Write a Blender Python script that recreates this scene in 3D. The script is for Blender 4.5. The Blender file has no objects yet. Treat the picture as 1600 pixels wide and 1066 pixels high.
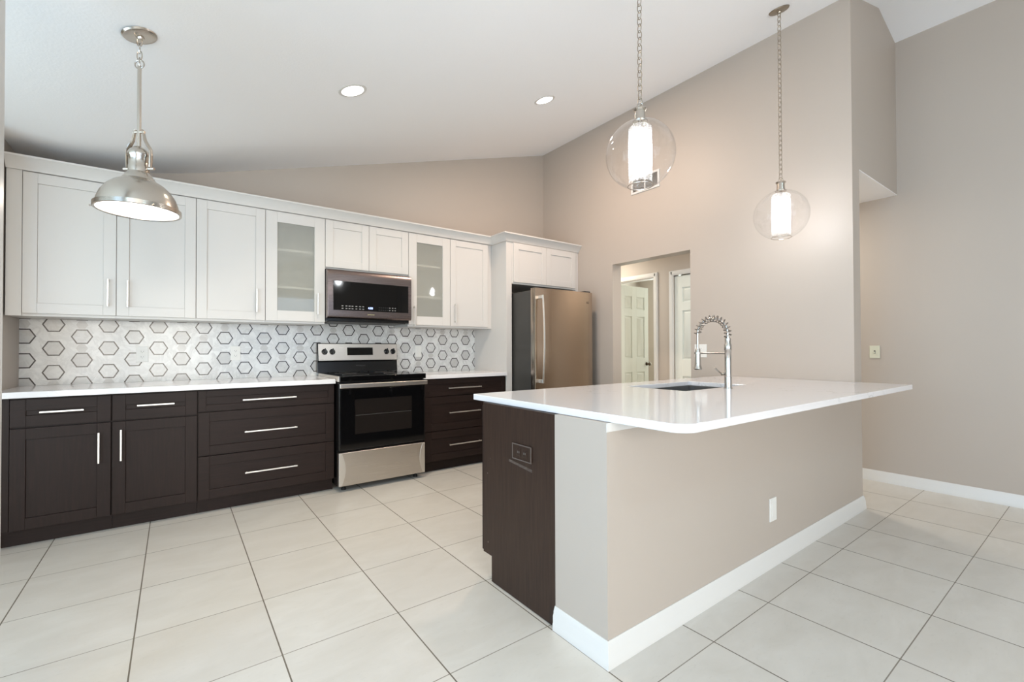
import bpy, bmesh, math, random
from mathutils import Vector, Matrix
random.seed(7)
PI = math.pi
S = bpy.context.scene
COL = S.collection

# ------------------------------------------------------------------ camera
F_PX, CX, CY, CAM_H, YAW, PITCH, ROLL = 705.75, 787.66, 536.72, 1.161, .630, .011, -.003
f_ = Vector((math.sin(YAW), math.cos(YAW), 0)); r_ = Vector((math.cos(YAW), -math.sin(YAW), 0)); u_ = Vector((0, 0, 1))
f_, u_ = f_*math.cos(PITCH)+u_*math.sin(PITCH), -f_*math.sin(PITCH)+u_*math.cos(PITCH)
r_, u_ = r_*math.cos(ROLL)+u_*math.sin(ROLL), -r_*math.sin(ROLL)+u_*math.cos(ROLL)
cam = bpy.data.cameras.new('camera'); camo = bpy.data.objects.new('camera', cam); COL.objects.link(camo)
camo.matrix_world = Matrix(((r_.x, u_.x, -f_.x, 0), (r_.y, u_.y, -f_.y, 0), (r_.z, u_.z, -f_.z, CAM_H), (0, 0, 0, 1)))
cam.sensor_width = 36; cam.lens = F_PX/1600*36
cam.shift_x = (800-CX)/1600; cam.shift_y = (CY-533)/1600
cam.clip_start = .05
S.camera = camo

# ------------------------------------------------------------------ world, daylight, exposure
W = bpy.data.worlds.new('world'); S.world = W; W.use_nodes = True
W.node_tree.nodes['Background'].inputs[0].default_value = (.82, .91, 1, 1)
W.node_tree.nodes['Background'].inputs[1].default_value = .5
S.view_settings.view_transform = 'Standard'; S.view_settings.look = 'None'
S.view_settings.gamma = 1; S.view_settings.use_curve_mapping = False
S.view_settings.exposure = 0.0
S.cycles.use_denoising = True
S.cycles.max_bounces = 8; S.cycles.transparent_max_bounces = 16
S.cycles.caustics_reflective = False; S.cycles.caustics_refractive = False
S.cycles.sample_clamp_indirect = 4

def area(name, loc, direction, sx, sy, power, color, spread=PI):
    l = bpy.data.lights.new(name, 'AREA'); l.shape = 'RECTANGLE'; l.size = sx; l.size_y = sy
    l.energy = power; l.color = color; l.spread = spread
    o = bpy.data.objects.new(name, l); COL.objects.link(o); o.location = loc
    o.rotation_euler = Vector(direction).to_track_quat('-Z', 'Y').to_euler()
    return o
def disk(name, loc, direction, d, power, color, spread=PI):
    o = area(name, loc, direction, d, d, power, color, spread); o.data.shape = 'DISK'; return o
# daylight entering by the windows of the living side, behind and left of the camera
area('daylight_rear', (-.55, -3.75, 1.35), (0, 1, 0), 2.2, 2.2, 217.5, (1.000, 0.897, 0.793))
area('daylight_left', (-2.35, 0, 1.35), (1, 0, 0), 2.0, 2.0, 75.0, (0.240, 0.540, 1.000))
area('daylight_left', (-2.35, 1, 1.35), (1, 0, .6), 4.0, 2.0, 81.6, (0.750, 0.938, 1.000))
area('daylight_rear', (1.75, -3.75, 1.35), (0, 1, 0), 2.2, 2.2, 46, (.58, .74, 1))
# lamps
DOWN = (.2772, 0, -.9608)
disk('recessed_or_fill_lamp', (.918, 2.895, 2.807), DOWN, .13, 12.8, (1.000, 0.906, 0.719), 2.2)
disk('recessed_or_fill_lamp', (2.558, 2.904, 3.280), DOWN, .13, 25.6, (1.000, 0.750, 0.578))
for q in ((.918, -.9, 2.807), (2.558, -.9, 3.280), (-.9, .5, 2.46)): disk('recessed_or_fill_lamp', q, DOWN if q[0] > 0 else (0, 0, -1), .13, 7.5, (0.500, 0.833, 1.000))  # unseen lamps added over the living side as overhead fill
disk('dome_lamp', (-.129, 2.51, 1.755), (0, 0, -1), .27, 2.8, (1.000, 0.857, 0.714))
disk('hall_fill_lamp', (4.45, 2.05, 2.42), (0, 0, -1), .3, 16.0, (1.000, 0.938, 0.844))  # unseen lamp added to brighten the hall
disk('hall_fill_lamp', (4.35, 4.3, 2.42), (0, 0, -1), .3, 22.4, (1.000, 0.938, 0.812))  # second unseen lamp, added to light the door end of the hall
area('bedroom_daylight', (6.9, 4.3, 1.5), (-1, 0, 0), 1.2, 1.4, 60, (.9, 1, .93))

# ------------------------------------------------------------------ node helpers
class NT:
    def __init__(s, name):
        s.m = bpy.data.materials.new(name); s.m.use_nodes = True; s.t = s.m.node_tree
        s.b = s.t.nodes['Principled BSDF']; s.out = s.t.nodes['Material Output']
    def n(s, ty, **kw):
        x = s.t.nodes.new(ty)
        for k, v in kw.items(): setattr(x, k, v)
        return x
    def l(s, a, b): s.t.links.new(a, b)
    def put(s, sock, v):
        if hasattr(v, 'default_value') or hasattr(v, 'links'): s.l(v, sock)
        else: sock.default_value = v
    def math(s, op, a, b=None, c=None):
        x = s.n('ShaderNodeMath', operation=op)
        for i, v in enumerate((a, b, c)):
            if v is not None: s.put(x.inputs[i], v)
        return x.outputs[0]
    def mix(s, fac, a, b):
        x = s.n('ShaderNodeMix', data_type='RGBA'); s.put(x.inputs[0], fac); s.put(x.inputs[6], a); s.put(x.inputs[7], b)
        return x.outputs[2]
    def noise(s, vec, scale, detail=3, rough=.5, dist=0):
        x = s.n('ShaderNodeTexNoise'); s.l(vec, x.inputs['Vector']); x.inputs['Scale'].default_value = scale
        x.inputs['Detail'].default_value = detail; x.inputs['Roughness'].default_value = rough; x.inputs['Distortion'].default_value = dist
        return x.outputs[0]
    def pos(s, scale=None):
        g = s.n('ShaderNodeNewGeometry').outputs['Position']
        if scale is None: return g
        x = s.n('ShaderNodeVectorMath', operation='MULTIPLY'); s.l(g, x.inputs[0]); x.inputs[1].default_value = scale
        return x.outputs[0]
    def xyz(s, v):
        x = s.n('ShaderNodeSeparateXYZ'); s.l(v, x.inputs[0]); return x.outputs
    def comb(s, x, y, z=0.):
        c = s.n('ShaderNodeCombineXYZ'); s.put(c.inputs[0], x); s.put(c.inputs[1], y); s.put(c.inputs[2], z); return c.outputs[0]
    def ramp(s, fac, stops):
        x = s.n('ShaderNodeValToRGB'); s.l(fac, x.inputs[0]); e = x.color_ramp.elements
        while len(e) < len(stops): e.new(.5)
        for q, (p, c) in zip(e, stops): q.position = p; q.color = c if len(c) == 4 else (*c, 1)
        return x.outputs[0]
    def bump(s, h, strength=.2, dist=.01):
        x = s.n('ShaderNodeBump'); s.l(h, x.inputs['Height']); x.inputs['Strength'].default_value = strength
        x.inputs['Distance'].default_value = dist; s.l(x.outputs[0], s.b.inputs['Normal'])
def lin(r, g, b):
    f = lambda c: (c/255/12.92 if c/255 <= .04045 else ((c/255+.055)/1.055)**2.4)
    return (f(r), f(g), f(b), 1)

def paint(name, c, rough=.5, scale=260, amp=.05, tone=.03):
    t = NT(name); p = t.pos(); n = t.noise(p, 1.3, 2)
    dark = tuple(x*(1-tone) for x in c[:3])+(1,)
    t.l(t.mix(n, dark, c), t.b.inputs['Base Color']); t.b.inputs['Roughness'].default_value = rough
    t.bump(t.noise(p, scale, 2), amp, .002); return t.m
def metal(name, c, rough=.28, brush=None, streak=.12):
    t = NT(name); t.b.inputs['Metallic'].default_value = 1; t.b.inputs['Base Color'].default_value = c
    if brush:
        n = t.noise(t.pos(brush), 1, 3)
        r = t.math('MULTIPLY_ADD', n, streak, rough-streak/2); t.l(r, t.b.inputs['Roughness'])
        t.bump(n, .035, .001)
    else:
        n = t.noise(t.pos(), 60, 2); t.l(t.math('MULTIPLY_ADD', n, .06, rough-.03), t.b.inputs['Roughness'])
    return t.m
def plain(name, c, rough=.4, spec=.5, amp=.03):
    t = NT(name); n = t.noise(t.pos(), 90, 2)
    t.l(t.mix(n, tuple(x*.94 for x in c[:3])+(1,), c), t.b.inputs['Base Color'])
    t.b.inputs['Roughness'].default_value = rough; t.b.inputs['Specular IOR Level'].default_value = spec
    return t.m
def emit(name, c, strength):
    t = NT(name); t.b.inputs['Base Color'].default_value = c; t.b.inputs['Emission Color'].default_value = c
    t.b.inputs['Emission Strength'].default_value = strength
    t.l(t.mix(t.noise(t.pos(), 12, 1), c, tuple(x*.97 for x in c[:3])+(1,)), t.b.inputs['Emission Color'])
    return t.m
def thin_glass(name, tint=(1, 1, 1, 1), refl=.9, rough=0.02, haze=None, hazefac=0., ior=1.45):
    t = NT(name); t.t.nodes.remove(t.b)
    tr = t.n('ShaderNodeBsdfTransparent'); tr.inputs[0].default_value = tint
    gl = t.n('ShaderNodeBsdfGlossy'); gl.inputs['Roughness'].default_value = rough; gl.inputs[0].default_value = (refl, refl, refl, 1)
    lw = t.n('ShaderNodeLayerWeight'); lw.inputs[0].default_value = .5
    f0 = ((ior-1)/(ior+1))**2; fr = t.math('MULTIPLY_ADD', t.math('POWER', lw.outputs['Facing'], 3.6), .8, f0)
    base = tr.outputs[0]
    if haze:
        d = t.n('ShaderNodeBsdfDiffuse'); d.inputs[0].default_value = haze
        tl = t.n('ShaderNodeBsdfTranslucent'); tl.inputs[0].default_value = haze
        a = t.n('ShaderNodeMixShader'); a.inputs[0].default_value = .5; t.l(d.outputs[0], a.inputs[1]); t.l(tl.outputs[0], a.inputs[2])
        m = t.n('ShaderNodeMixShader'); t.put(m.inputs[0], hazefac); t.l(tr.outputs[0], m.inputs[1]); t.l(a.outputs[0], m.inputs[2]); base = m.outputs[0]
    m2 = t.n('ShaderNodeMixShader'); t.l(fr, m2.inputs[0]); t.l(base, m2.inputs[1]); t.l(gl.outputs[0], m2.inputs[2])
    t.l(m2.outputs[0], t.out.inputs['Surface']); return t.m

M = {}
M['wall'] = paint('greige_wall_paint', lin(184, 173, 162), .5, 220, .06)
M['wall_hall'] = M['wall']
M['ceiling'] = paint('textured_ceiling_paint', lin(247, 246, 246), .8, 90, .35, .01)
M['trim'] = paint('white_trim_paint', lin(218, 216, 212), .32, 300, .02, .01)
M['cab'] = paint('white_cabinet_paint', lin(208, 204, 199), .33, 350, .015, .01)
M['door'] = paint('white_door_paint', lin(226, 228, 220), .38, 300, .02, .01)
M['plate'] = plain('white_plastic_plate', lin(232, 230, 224), .35)
M['ivory'] = plain('ivory_plastic_plate', lin(214, 213, 193), .4)
M['slot'] = plain('dark_slot', lin(70, 66, 60), .6)
M['black'] = plain('black_enamel', lin(16, 15, 15), .22)
M['blackglass'] = plain('black_oven_glass', lin(10, 10, 11), .06)
M['grey_dark'] = plain('dark_grey_shell', lin(62, 60, 57), .45)
M['rubber'] = plain('black_rubber', lin(20, 20, 20), .6)
M['steel'] = metal('brushed_stainless_steel', lin(205, 198, 190), .3, (2, 2, 700), .14)
M['steel_v'] = metal('vertical_brushed_stainless', lin(176, 160, 144), .19, (160, 160, 1.2), .14)
M['blacksteel'] = metal('dark_stainless_steel', lin(128, 116, 113), .27, (2, 2, 800), .1)
M['nickel'] = metal('brushed_nickel', lin(196, 188, 178), .24, (60, 60, 60), .1)
M['chain'] = metal('antique_nickel_chain', lin(170, 158, 142), .32)
M['handle'] = metal('satin_nickel_pull', lin(226, 222, 216), .34)
M['chrome'] = metal('spring_faucet_steel', lin(196, 192, 186), .24)
M['spring'] = metal('dark_spring_steel', lin(150, 144, 138), .3)
M['sinksteel'] = metal('sink_steel', lin(150, 148, 145), .34, (300, 4, 4), .1)
M['knob'] = metal('dark_door_knob', lin(96, 84, 70), .3)
M['diffuser'] = emit('lit_shade_diffuser', (1, .985, .96, 1), 2.6)
M['recess'] = emit('lit_recessed_lens', (1, .98, .94, 1), 12)
M['bulb'] = emit('lit_bulb', (.95, .97, 1, 1), 115)
M['clock'] = emit('blue_display_digits', (.35, .45, 1, 1), 3.5)
M['mark'] = plain('pale_button_print', lin(140, 140, 138), .5)
M['goldmark'] = plain('pale_gold_print', lin(196, 188, 140), .4)
M['faintmark'] = plain('faint_grey_print', lin(62, 61, 60), .4)
M['darkmark'] = plain('dark_engraved_print', lin(92, 74, 62), .4)
M['globe'] = thin_glass('clear_globe_glass', (.985, .985, .985, 1), .9, .01, None, 0, 1.35)
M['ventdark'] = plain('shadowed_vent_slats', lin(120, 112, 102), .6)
M['pane'] = thin_glass('window_pane_glass', (.96, .98, .98, 1), .9, .01)
M['frost'] = thin_glass('lightly_frosted_cabinet_glass', (.97, .97, .95, 1), .9, .03, lin(240, 240, 232), .34, 1.5)

# beaded inner cylinder of the globes
t = NT('beaded_glass_cylinder'); t.t.nodes.remove(t.b)
o3 = t.n('ShaderNodeTexCoord').outputs['Generated']
v = t.n('ShaderNodeTexVoronoi'); v.inputs['Scale'].default_value = 170; t.l(t.pos(), v.inputs['Vector'])
fac = t.ramp(v.outputs['Distance'], [(0, (.04,)*3), (.4, (.10,)*3), (.75, (.42,)*3)])
tr = t.n('ShaderNodeBsdfTransparent'); tl = t.n('ShaderNodeBsdfTranslucent'); tl.inputs[0].default_value = (.95, .95, .94, 1)
gl = t.n('ShaderNodeBsdfGlossy'); gl.inputs['Roughness'].default_value = .15
a = t.n('ShaderNodeMixShader'); a.inputs[0].default_value = .2; t.l(tl.outputs[0], a.inputs[1]); t.l(gl.outputs[0], a.inputs[2])
m = t.n('ShaderNodeMixShader'); t.l(fac, m.inputs[0]); t.l(tr.outputs[0], m.inputs[1]); t.l(a.outputs[0], m.inputs[2])
t.l(m.outputs[0], t.out.inputs['Surface']); M['beaded'] = t.m

# espresso stained wood
def espresso(name, stretch):
    t = NT(name); n = t.noise(t.pos(stretch), 1, 5, .6, .4); n2 = t.noise(t.pos(), 2.2, 2)
    c = t.ramp(n, [(.3, lin(28, 18, 14)), (.55, lin(36, 24, 20)), (.8, lin(43, 30, 25))])
    t.l(t.mix(t.math('MULTIPLY', n2, .35), c, lin(41, 29, 26)), t.b.inputs['Base Color'])
    t.b.inputs['Roughness'].default_value = .48; t.b.inputs['Specular IOR Level'].default_value = .22
    t.bump(n, .05, .002); return t.m
M['espresso_v'] = espresso('espresso_stain_vertical', (90, 90, 5))
M['espresso_h'] = espresso('espresso_stain_horizontal', (5, 90, 90))
# island end: espresso with scattered paint flecks
t = NT('espresso_panel_with_flecks'); n = t.noise(t.pos((90, 90, 5)), 1, 5, .6, .4)
c = t.ramp(n, [(.3, lin(44, 31, 25)), (.55, lin(54, 39, 31)), (.8, lin(62, 46, 37))])
v = t.n('ShaderNodeTexVoronoi'); v.inputs['Scale'].default_value = 9; t.l(t.pos(), v.inputs['Vector'])
fl = t.math('LESS_THAN', v.outputs['Distance'], .035)
px_, py_, pz_ = t.xyz(t.pos())             # a pale scuff below the outlet
sc = t.math('LESS_THAN', t.math('ABSOLUTE', t.math('SUBTRACT', pz_, t.math('MULTIPLY_ADD', py_, .10, .462))), .006)
sc = t.math('MULTIPLY', sc, t.math('LESS_THAN', t.math('ABSOLUTE', t.math('SUBTRACT', py_, 1.63)), .085))
sc = t.math('MULTIPLY', sc, t.math('MULTIPLY', t.math('POWER', t.noise(t.pos((1, 45, 200)), 1, 4, .7), 2.), .8))
c = t.mix(sc, c, lin(150, 140, 132))
t.l(t.mix(fl, c, lin(120, 108, 100)), t.b.inputs['Base Color']); t.b.inputs['Roughness'].default_value = .45; t.b.inputs['Specular IOR Level'].default_value = .3
t.bump(n, .04, .002); M['panel'] = t.m

# quartz
t = NT('white_quartz'); p = t.pos(); n = t.noise(p, 3.2, 6, .6, 1.4)
vein = t.math('ABSOLUTE', t.math('SUBTRACT', n, .5)); vein = t.math('LESS_THAN', vein, .006)
soft = t.noise(p, 1.1, 2); vm = t.math('MULTIPLY', vein, t.math('GREATER_THAN', soft, .53))
sp = t.noise(p, 500, 2); c = t.mix(sp, lin(226, 223, 223), lin(232, 230, 231))
t.l(t.mix(t.math('MULTIPLY', vm, .35), c, lin(170, 166, 160)), t.b.inputs['Base Color'])
t.b.inputs['Roughness'].default_value = .09; t.b.inputs['Specular IOR Level'].default_value = .55; M['quartz'] = t.m

# floor tiles: 463 mm squares
t = NT('ceramic_floor_tiles'); p = t.pos(); x, y, z = t.xyz(p); TS, X0, Y0 = .463, -.591, 3.743
fx = t.math('DIVIDE', t.math('SUBTRACT', x, X0), TS); fy = t.math('DIVIDE', t.math('SUBTRACT', y, Y0), TS)
def dist_line(f): return t.math('MULTIPLY', t.math('ABSOLUTE', t.math('SUBTRACT', f, t.math('ROUND', f))), TS)
dx, dy = dist_line(fx), dist_line(fy)
gx = t.math('LESS_THAN', dx, .0026); gy = t.math('LESS_THAN', dy, .0020)
wn = t.n('ShaderNodeTexWhiteNoise', noise_dimensions='2D'); t.l(t.comb(t.math('FLOOR', fx), t.math('FLOOR', fy)), wn.inputs['Vector'])
tone = t.mix(wn.outputs[0], lin(212, 206, 198), lin(219, 214, 206))
cl = t.noise(t.pos((2.2, 5, 1)), 1.6, 6, .62, .6); tone = t.mix(t.math('MULTIPLY', cl, .85), tone, lin(188, 180, 168))
cl2 = t.noise(t.pos((10, 26, 1)), 2, 5, .7); tone = t.mix(t.math('MULTIPLY', t.math('GREATER_THAN', cl2, .62), .14), tone, lin(176, 168, 156))
gv = t.noise(p, 3, 2)
gcol = t.mix(gv, lin(84, 74, 63), lin(122, 112, 98)); gcoly = t.mix(gv, lin(108, 98, 86), lin(156, 148, 136))
col = t.mix(gy, tone, gcoly); col = t.mix(gx, col, gcol)
t.l(col, t.b.inputs['Base Color'])
g = t.math('MAXIMUM', gx, gy); t.l(t.math('MULTIPLY_ADD', g, .5, .3), t.b.inputs['Roughness'])
hh = t.math('SUBTRACT', t.math('MULTIPLY', cl2, .06), g); t.bump(hh, .25, .002)
M['floor'] = t.m

# marble mosaic: outlined hexagons in white marble
t = NT('hexagon_marble_mosaic'); p = t.pos(); x, y, z = t.xyz(p); PX, PZ, HX, HZ = .1461, .168, -.6855, 1.17
def hexd(ox, oz, per_x=2*PX, per_z=PZ):
    a = t.math('DIVIDE', t.math('SUBTRACT', x, HX+ox), per_x); b = t.math('DIVIDE', t.math('SUBTRACT', z, HZ+oz), per_z)
    ia, ib = t.math('ROUND', a), t.math('ROUND', b)
    qx = t.math('MULTIPLY', t.math('ABSOLUTE', t.math('SUBTRACT', a, ia)), per_x)
    qz = t.math('MULTIPLY', t.math('ABSOLUTE', t.math('SUBTRACT', b, ib)), per_z)
    d = t.math('MAXIMUM', qz, t.math('ADD', t.math('MULTIPLY', qx, .866), t.math('MULTIPLY', qz, .5)))
    w = t.n('ShaderNodeTexWhiteNoise', noise_dimensions='3D'); t.l(t.comb(ia, ib, ox*10+oz), w.inputs['Vector'])
    return d, w.outputs[0]
dA, rA = hexd(0, 0); dB, rB = hexd(PX, PZ/2)
sel = t.math('LESS_THAN', dA, dB); d = t.math('MINIMUM', dA, dB)
rnd = t.math('ADD', t.math('MULTIPLY', sel, rA), t.math('MULTIPLY', t.math('SUBTRACT', 1., sel), rB))
dC, rC = hexd(0, PZ/2); dD, rD = hexd(PX, 0)
selC = t.math('LESS_THAN', dC, dD); dCD = t.math('MINIMUM', dC, dD)
rnd2 = t.math('ADD', t.math('MULTIPLY', selC, rC), t.math('MULTIPLY', t.math('SUBTRACT', 1., selC), rD))
outline = t.math('LESS_THAN', t.math('ABSOLUTE', t.math('SUBTRACT', d, .0480)), .0039)
inside = t.math('LESS_THAN', d, .0455)
small = t.math('LESS_THAN', dCD, .028); small_dark = t.math('MULTIPLY', small, t.math('GREATER_THAN', rnd2, .68))
off = t.n('ShaderNodeVectorMath', operation='ADD'); t.l(p, off.inputs[0]); t.l(t.comb(t.math('MULTIPLY', t.math('MULTIPLY', rnd, inside), 7.), 0., t.math('MULTIPLY', rnd2, 5.)), off.inputs[1])
n1 = t.noise(off.outputs[0], 9, 6, .62, .9); vv = t.math('SUBTRACT', 1., t.math('MULTIPLY', t.math('ABSOLUTE', t.math('SUBTRACT', n1, .5)), 9.))
vv = t.math('MAXIMUM', vv, 0.); cloud = t.noise(p, 4, 3)
base = t.mix(t.math('MULTIPLY', vv, t.math('MULTIPLY', cloud, .85)), lin(226, 225, 222), lin(176, 174, 172))
ins = t.mix(rnd, lin(222, 221, 218), lin(196, 194, 191)); ins = t.mix(t.math('MULTIPLY', vv, .35), ins, lin(176, 172, 168))
col = t.mix(inside, base, ins); col = t.mix(t.math('MULTIPLY', small_dark, .5), col, lin(172, 166, 160))
col = t.mix(outline, col, lin(46, 35, 31))
t.l(col, t.b.inputs['Base Color']); t.b.inputs['Roughness'].default_value = .2
M['mosaic'] = t.m

# ------------------------------------------------------------------ mesh helpers
OFF = {}
class MB:
    def __init__(s): s.v = []; s.f = []
    def add(s, vs, fs):
        o = len(s.v); s.v += [Vector(q) for q in vs]; s.f += [tuple(i+o for i in q) for q in fs]; return s
    def box(s, x0, x1, y0, y1, z0, z1):
        x0, x1 = min(x0, x1), max(x0, x1); y0, y1 = min(y0, y1), max(y0, y1); z0, z1 = min(z0, z1), max(z0, z1)
        return s.add([(x0, y0, z0), (x1, y0, z0), (x1, y1, z0), (x0, y1, z0), (x0, y0, z1), (x1, y0, z1), (x1, y1, z1), (x0, y1, z1)],
              [(0, 3, 2, 1), (4, 5, 6, 7), (0, 1, 5, 4), (1, 2, 6, 5), (2, 3, 7, 6), (3, 0, 4, 7)])
    def prism(s, pts, a0, a1, axis):
        """polygon pts (2-D) extruded along axis: 'x' -> (y,z), 'y' -> (x,z), 'z' -> (x,y)"""
        mk = {'x': lambda p, a: (a, p[0], p[1]), 'y': lambda p, a: (p[0], a, p[1]), 'z': lambda p, a: (p[0], p[1], a)}[axis]
        n = len(pts)
        s.add([mk(p, a0) for p in pts]+[mk(p, a1) for p in pts],
              [tuple(range(n)), tuple(range(2*n-1, n-1, -1))]+[(i, (i+1) % n, n+(i+1) % n, n+i) for i in range(n)])
        return s
    def lathe(s, prof, c, seg=32, cap=True, axis=(0, 0, 1)):
        """prof: (radius, height) list along axis, from point c"""
        q = Vector((0, 0, 1)).rotation_difference(Vector(axis)); c = Vector(c); o = len(s.v); n = len(prof)
        for r, h in prof:
            for k in range(seg):
                a = 2*PI*k/seg; s.v.append(c+q @ Vector((r*math.cos(a), r*math.sin(a), h)))
        for i in range(n-1):
            for k in range(seg):
                k2 = (k+1) % seg; s.f.append((o+i*seg+k, o+i*seg+k2, o+(i+1)*seg+k2, o+(i+1)*seg+k))
        if cap:
            s.f.append(tuple(o+k for k in range(seg-1, -1, -1))); s.f.append(tuple(o+(n-1)*seg+k for k in range(seg)))
        return s
    def tube(s, pts, r, seg=12, closed=False, flat=1.0):
        pts = [Vector(p) for p in pts]; n = len(pts); o = len(s.v); up = None
        for i, p in enumerate(pts):
            if closed: d = pts[(i+1) % n]-pts[i-1]
            else: d = pts[min(i+1, n-1)]-pts[max(i-1, 0)]
            d.normalize()
            if up is None: up = d.orthogonal().normalized()
            up = (up-d*up.dot(d)).normalized(); w = d.cross(up)
            rr = r[i] if isinstance(r, (list, tuple)) else r
            for k in range(seg):
                a = 2*PI*k/seg; s.v.append(p+up*rr*math.cos(a)+w*rr*flat*math.sin(a))
        for i in range(n if closed else n-1):
            j = (i+1) % n
            for k in range(seg):
                k2 = (k+1) % seg; s.f.append((o+i*seg+k, o+i*seg+k2, o+j*seg+k2, o+j*seg+k))
        if not closed:
            s.f.append(tuple(o+k for k in range(seg-1, -1, -1))); s.f.append(tuple(o+(n-1)*seg+k for k in range(seg)))
        return s

def sweep(path, prof):
    """prof: (outward, z). path: xy points, outward is to the right of travel"""
    mb = MB(); n = len(prof); P2 = [Vector(p) for p in path]; rings = []
    for i, p in enumerate(P2):
        d0 = (P2[i]-P2[i-1]).normalized() if i else None; d1 = (P2[i+1]-P2[i]).normalized() if i < len(P2)-1 else None
        d0 = d0 or d1; d1 = d1 or d0; n0 = Vector((d0.y, -d0.x)); n1 = Vector((d1.y, -d1.x)); m_ = (n0+n1)/(1+n0.dot(n1))
        rings.append([(p.x+m_.x*a, p.y+m_.y*a, z) for a, z in prof])
    vs = [q for r in rings for q in r]; fs = []
    for i in range(len(P2)-1):
        for k in range(n): fs.append((i*n+k, i*n+(k+1) % n, (i+1)*n+(k+1) % n, (i+1)*n+k))
    fs += [tuple(range(n)), tuple(range(len(vs)-1, len(vs)-n-1, -1))]
    return mb.add(vs, fs)
def empty(name, loc, label=None, cat=None, group=None):
    o = bpy.data.objects.new(name, None); COL.objects.link(o); o.location = loc; o.empty_display_size = .1
    OFF[o.name] = Vector(loc)
    if label: o['label'] = label; o['category'] = cat
    if group: o['group'] = group
    return o
def build(name, mb, mat, parent=None, bevel=0, smooth=False, label=None, cat=None, kind=None, group=None, origin=None, seg=2):
    off = OFF[parent.name] if parent else Vector(origin or (0, 0, 0))
    me = bpy.data.meshes.new(name); me.from_pydata([v-off for v in mb.v], [], mb.f)
    bm = bmesh.new(); bm.from_mesh(me); bmesh.ops.recalc_face_normals(bm, faces=bm.faces); bm.to_mesh(me); bm.free()
    me.materials.append(mat); o = bpy.data.objects.new(name, me); COL.objects.link(o)
    OFF[o.name] = off
    if parent: o.parent = parent
    else: o.location = off
    if smooth:
        me.polygons.foreach_set('use_smooth', [True]*len(me.polygons)); me.set_sharp_from_angle(angle=math.radians(35))
    if bevel:
        b = o.modifiers.new('bevel', 'BEVEL'); b.width = bevel; b.segments = seg; b.limit_method = 'ANGLE'; b.angle_limit = math.radians(40)
        me.polygons.foreach_set('use_smooth', [True]*len(me.polygons)); b.harden_normals = True; me.set_sharp_from_angle(angle=math.radians(35))
    if label: o['label'] = label
    if cat: o['category'] = cat
    if kind: o['kind'] = kind
    if group: o['group'] = group
    return o
def struct(name, mb, mat, **k): return build(name, mb, mat, kind='structure', **k)
def text(name, body, loc, right, up, size, mat, parent, depth=.0004):
    c = bpy.data.curves.new(name, 'FONT'); c.body = body; c.size = size; c.align_x = 'CENTER'; c.align_y = 'CENTER'; c.extrude = depth
    tmp = bpy.data.objects.new(name, c); COL.objects.link(tmp); bpy.context.view_layer.update()
    me = bpy.data.meshes.new_from_object(tmp); COL.objects.unlink(tmp); bpy.data.objects.remove(tmp)
    me.name = name; me.materials.clear(); me.materials.append(mat)
    R, U = Vector(right).normalized(), Vector(up).normalized(); N = R.cross(U)
    off = OFF[parent.name]
    for q in me.vertices: co = q.co.copy(); q.co = Vector(loc)-off+R*co.x+U*co.y+N*co.z
    o = bpy.data.objects.new(name, me); COL.objects.link(o); o.parent = parent; OFF[o.name] = off; return o

# ------------------------------------------------------------------ the room
def cz(x):                                   # underside of the ceiling
    if x <= -.79: return 2.466
    if x <= .20:                             # the flat part bends softly into the slope
        t = (x+.79)/.99; return (1-t)**2*2.466+2*t*(1-t)*2.468+t*t*2.6107
    if x <= 4.5: return 2.553+.2885*x
    return 3.851-(x-4.5)*.25
XL, XR, YR = -2.2, 4.93, -3.6                # living side reaches behind the camera
WT = .12
struct('floor', MB().box(XL-.2, 7.1, YR-.2, 6.0, -.08, 0), M['floor'])
BEND = [-.79+.99*k/14 for k in range(15)]
prof = [(XL-.2, 2.466)]+[(q, cz(q)) for q in BEND]+[(4.5, cz(4.5)), (XR+.1, cz(XR+.1))]
struct('ceiling', MB().prism(prof+[(a, b+.1) for a, b in reversed(prof)], YR-.2, 4.54, 'y'), M['ceiling'], smooth=True)
struct('ceiling_hall', MB().box(4.0, XR, 1.1165, 5.3, 2.446, 2.4515), M['ceiling'])
def under(x0, x1, z0=0.):                    # wall outline that follows the ceiling
    xs = [x0]+[q for q in BEND+[4.5] if x0 < q < x1]+[x1]
    return [(x0, z0), (x1, z0)]+[(q, cz(q)) for q in reversed(xs)]
struct('wall_back', MB().prism(under(XL-.12, 3.86), 4.425, 4.54, 'y'), M['wall'])
struct('wall_left', MB().box(-.975, -.855, 3.76, 4.425, 0, 2.4655), M['wall'])
struct('wall_front', MB().box(-.537, -.4255, 1.80, 1.92, 0, 2.4655), M['wall'])
struct('trim_1', MB().box(-.425, -.4072, 1.79, 1.93, 0, 2.4655), M['trim'])
YD0, YD1, ZD = 2.36, 3.28, 2.072             # opening to the hall
w = MB()
def wseg(y0, y1, z0, zt=None):               # piece of the hall partition, top following the slope
    w.prism([(3.86, z0), (4.0, z0), (4.0, cz(4.0) if zt is None else zt), (3.86, cz(3.86) if zt is None else zt)], y0, y1, 'y')
wseg(1.116, YD0, 0); wseg(YD0, YD1, ZD); wseg(YD1, 5.3, 0, None)
struct('wall_right', w, M['wall'])
struct('wall_header', MB().prism([(4.0, 2.452), (XR, 2.452), (XR, cz(XR)), (4.5, cz(4.5)), (4.0, cz(4.0))], 1.116, 1.236, 'y'), M['wall'])
w = MB()
for y0, y1, z0 in ((YR, 2.44, 0), (2.44, 3.235, 2.045), (3.235, 3.515, 0), (3.515, 4.135, 2.06), (4.135, 5.3, 0)):
    w.box(XR, XR+.1, y0, y1, z0, cz(XR))
struct('wall_far', w, M['wall'])
struct('wall_hall', MB().box(4.0, XR, 5.3, 5.4, 0, 2.5), M['wall'])
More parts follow.
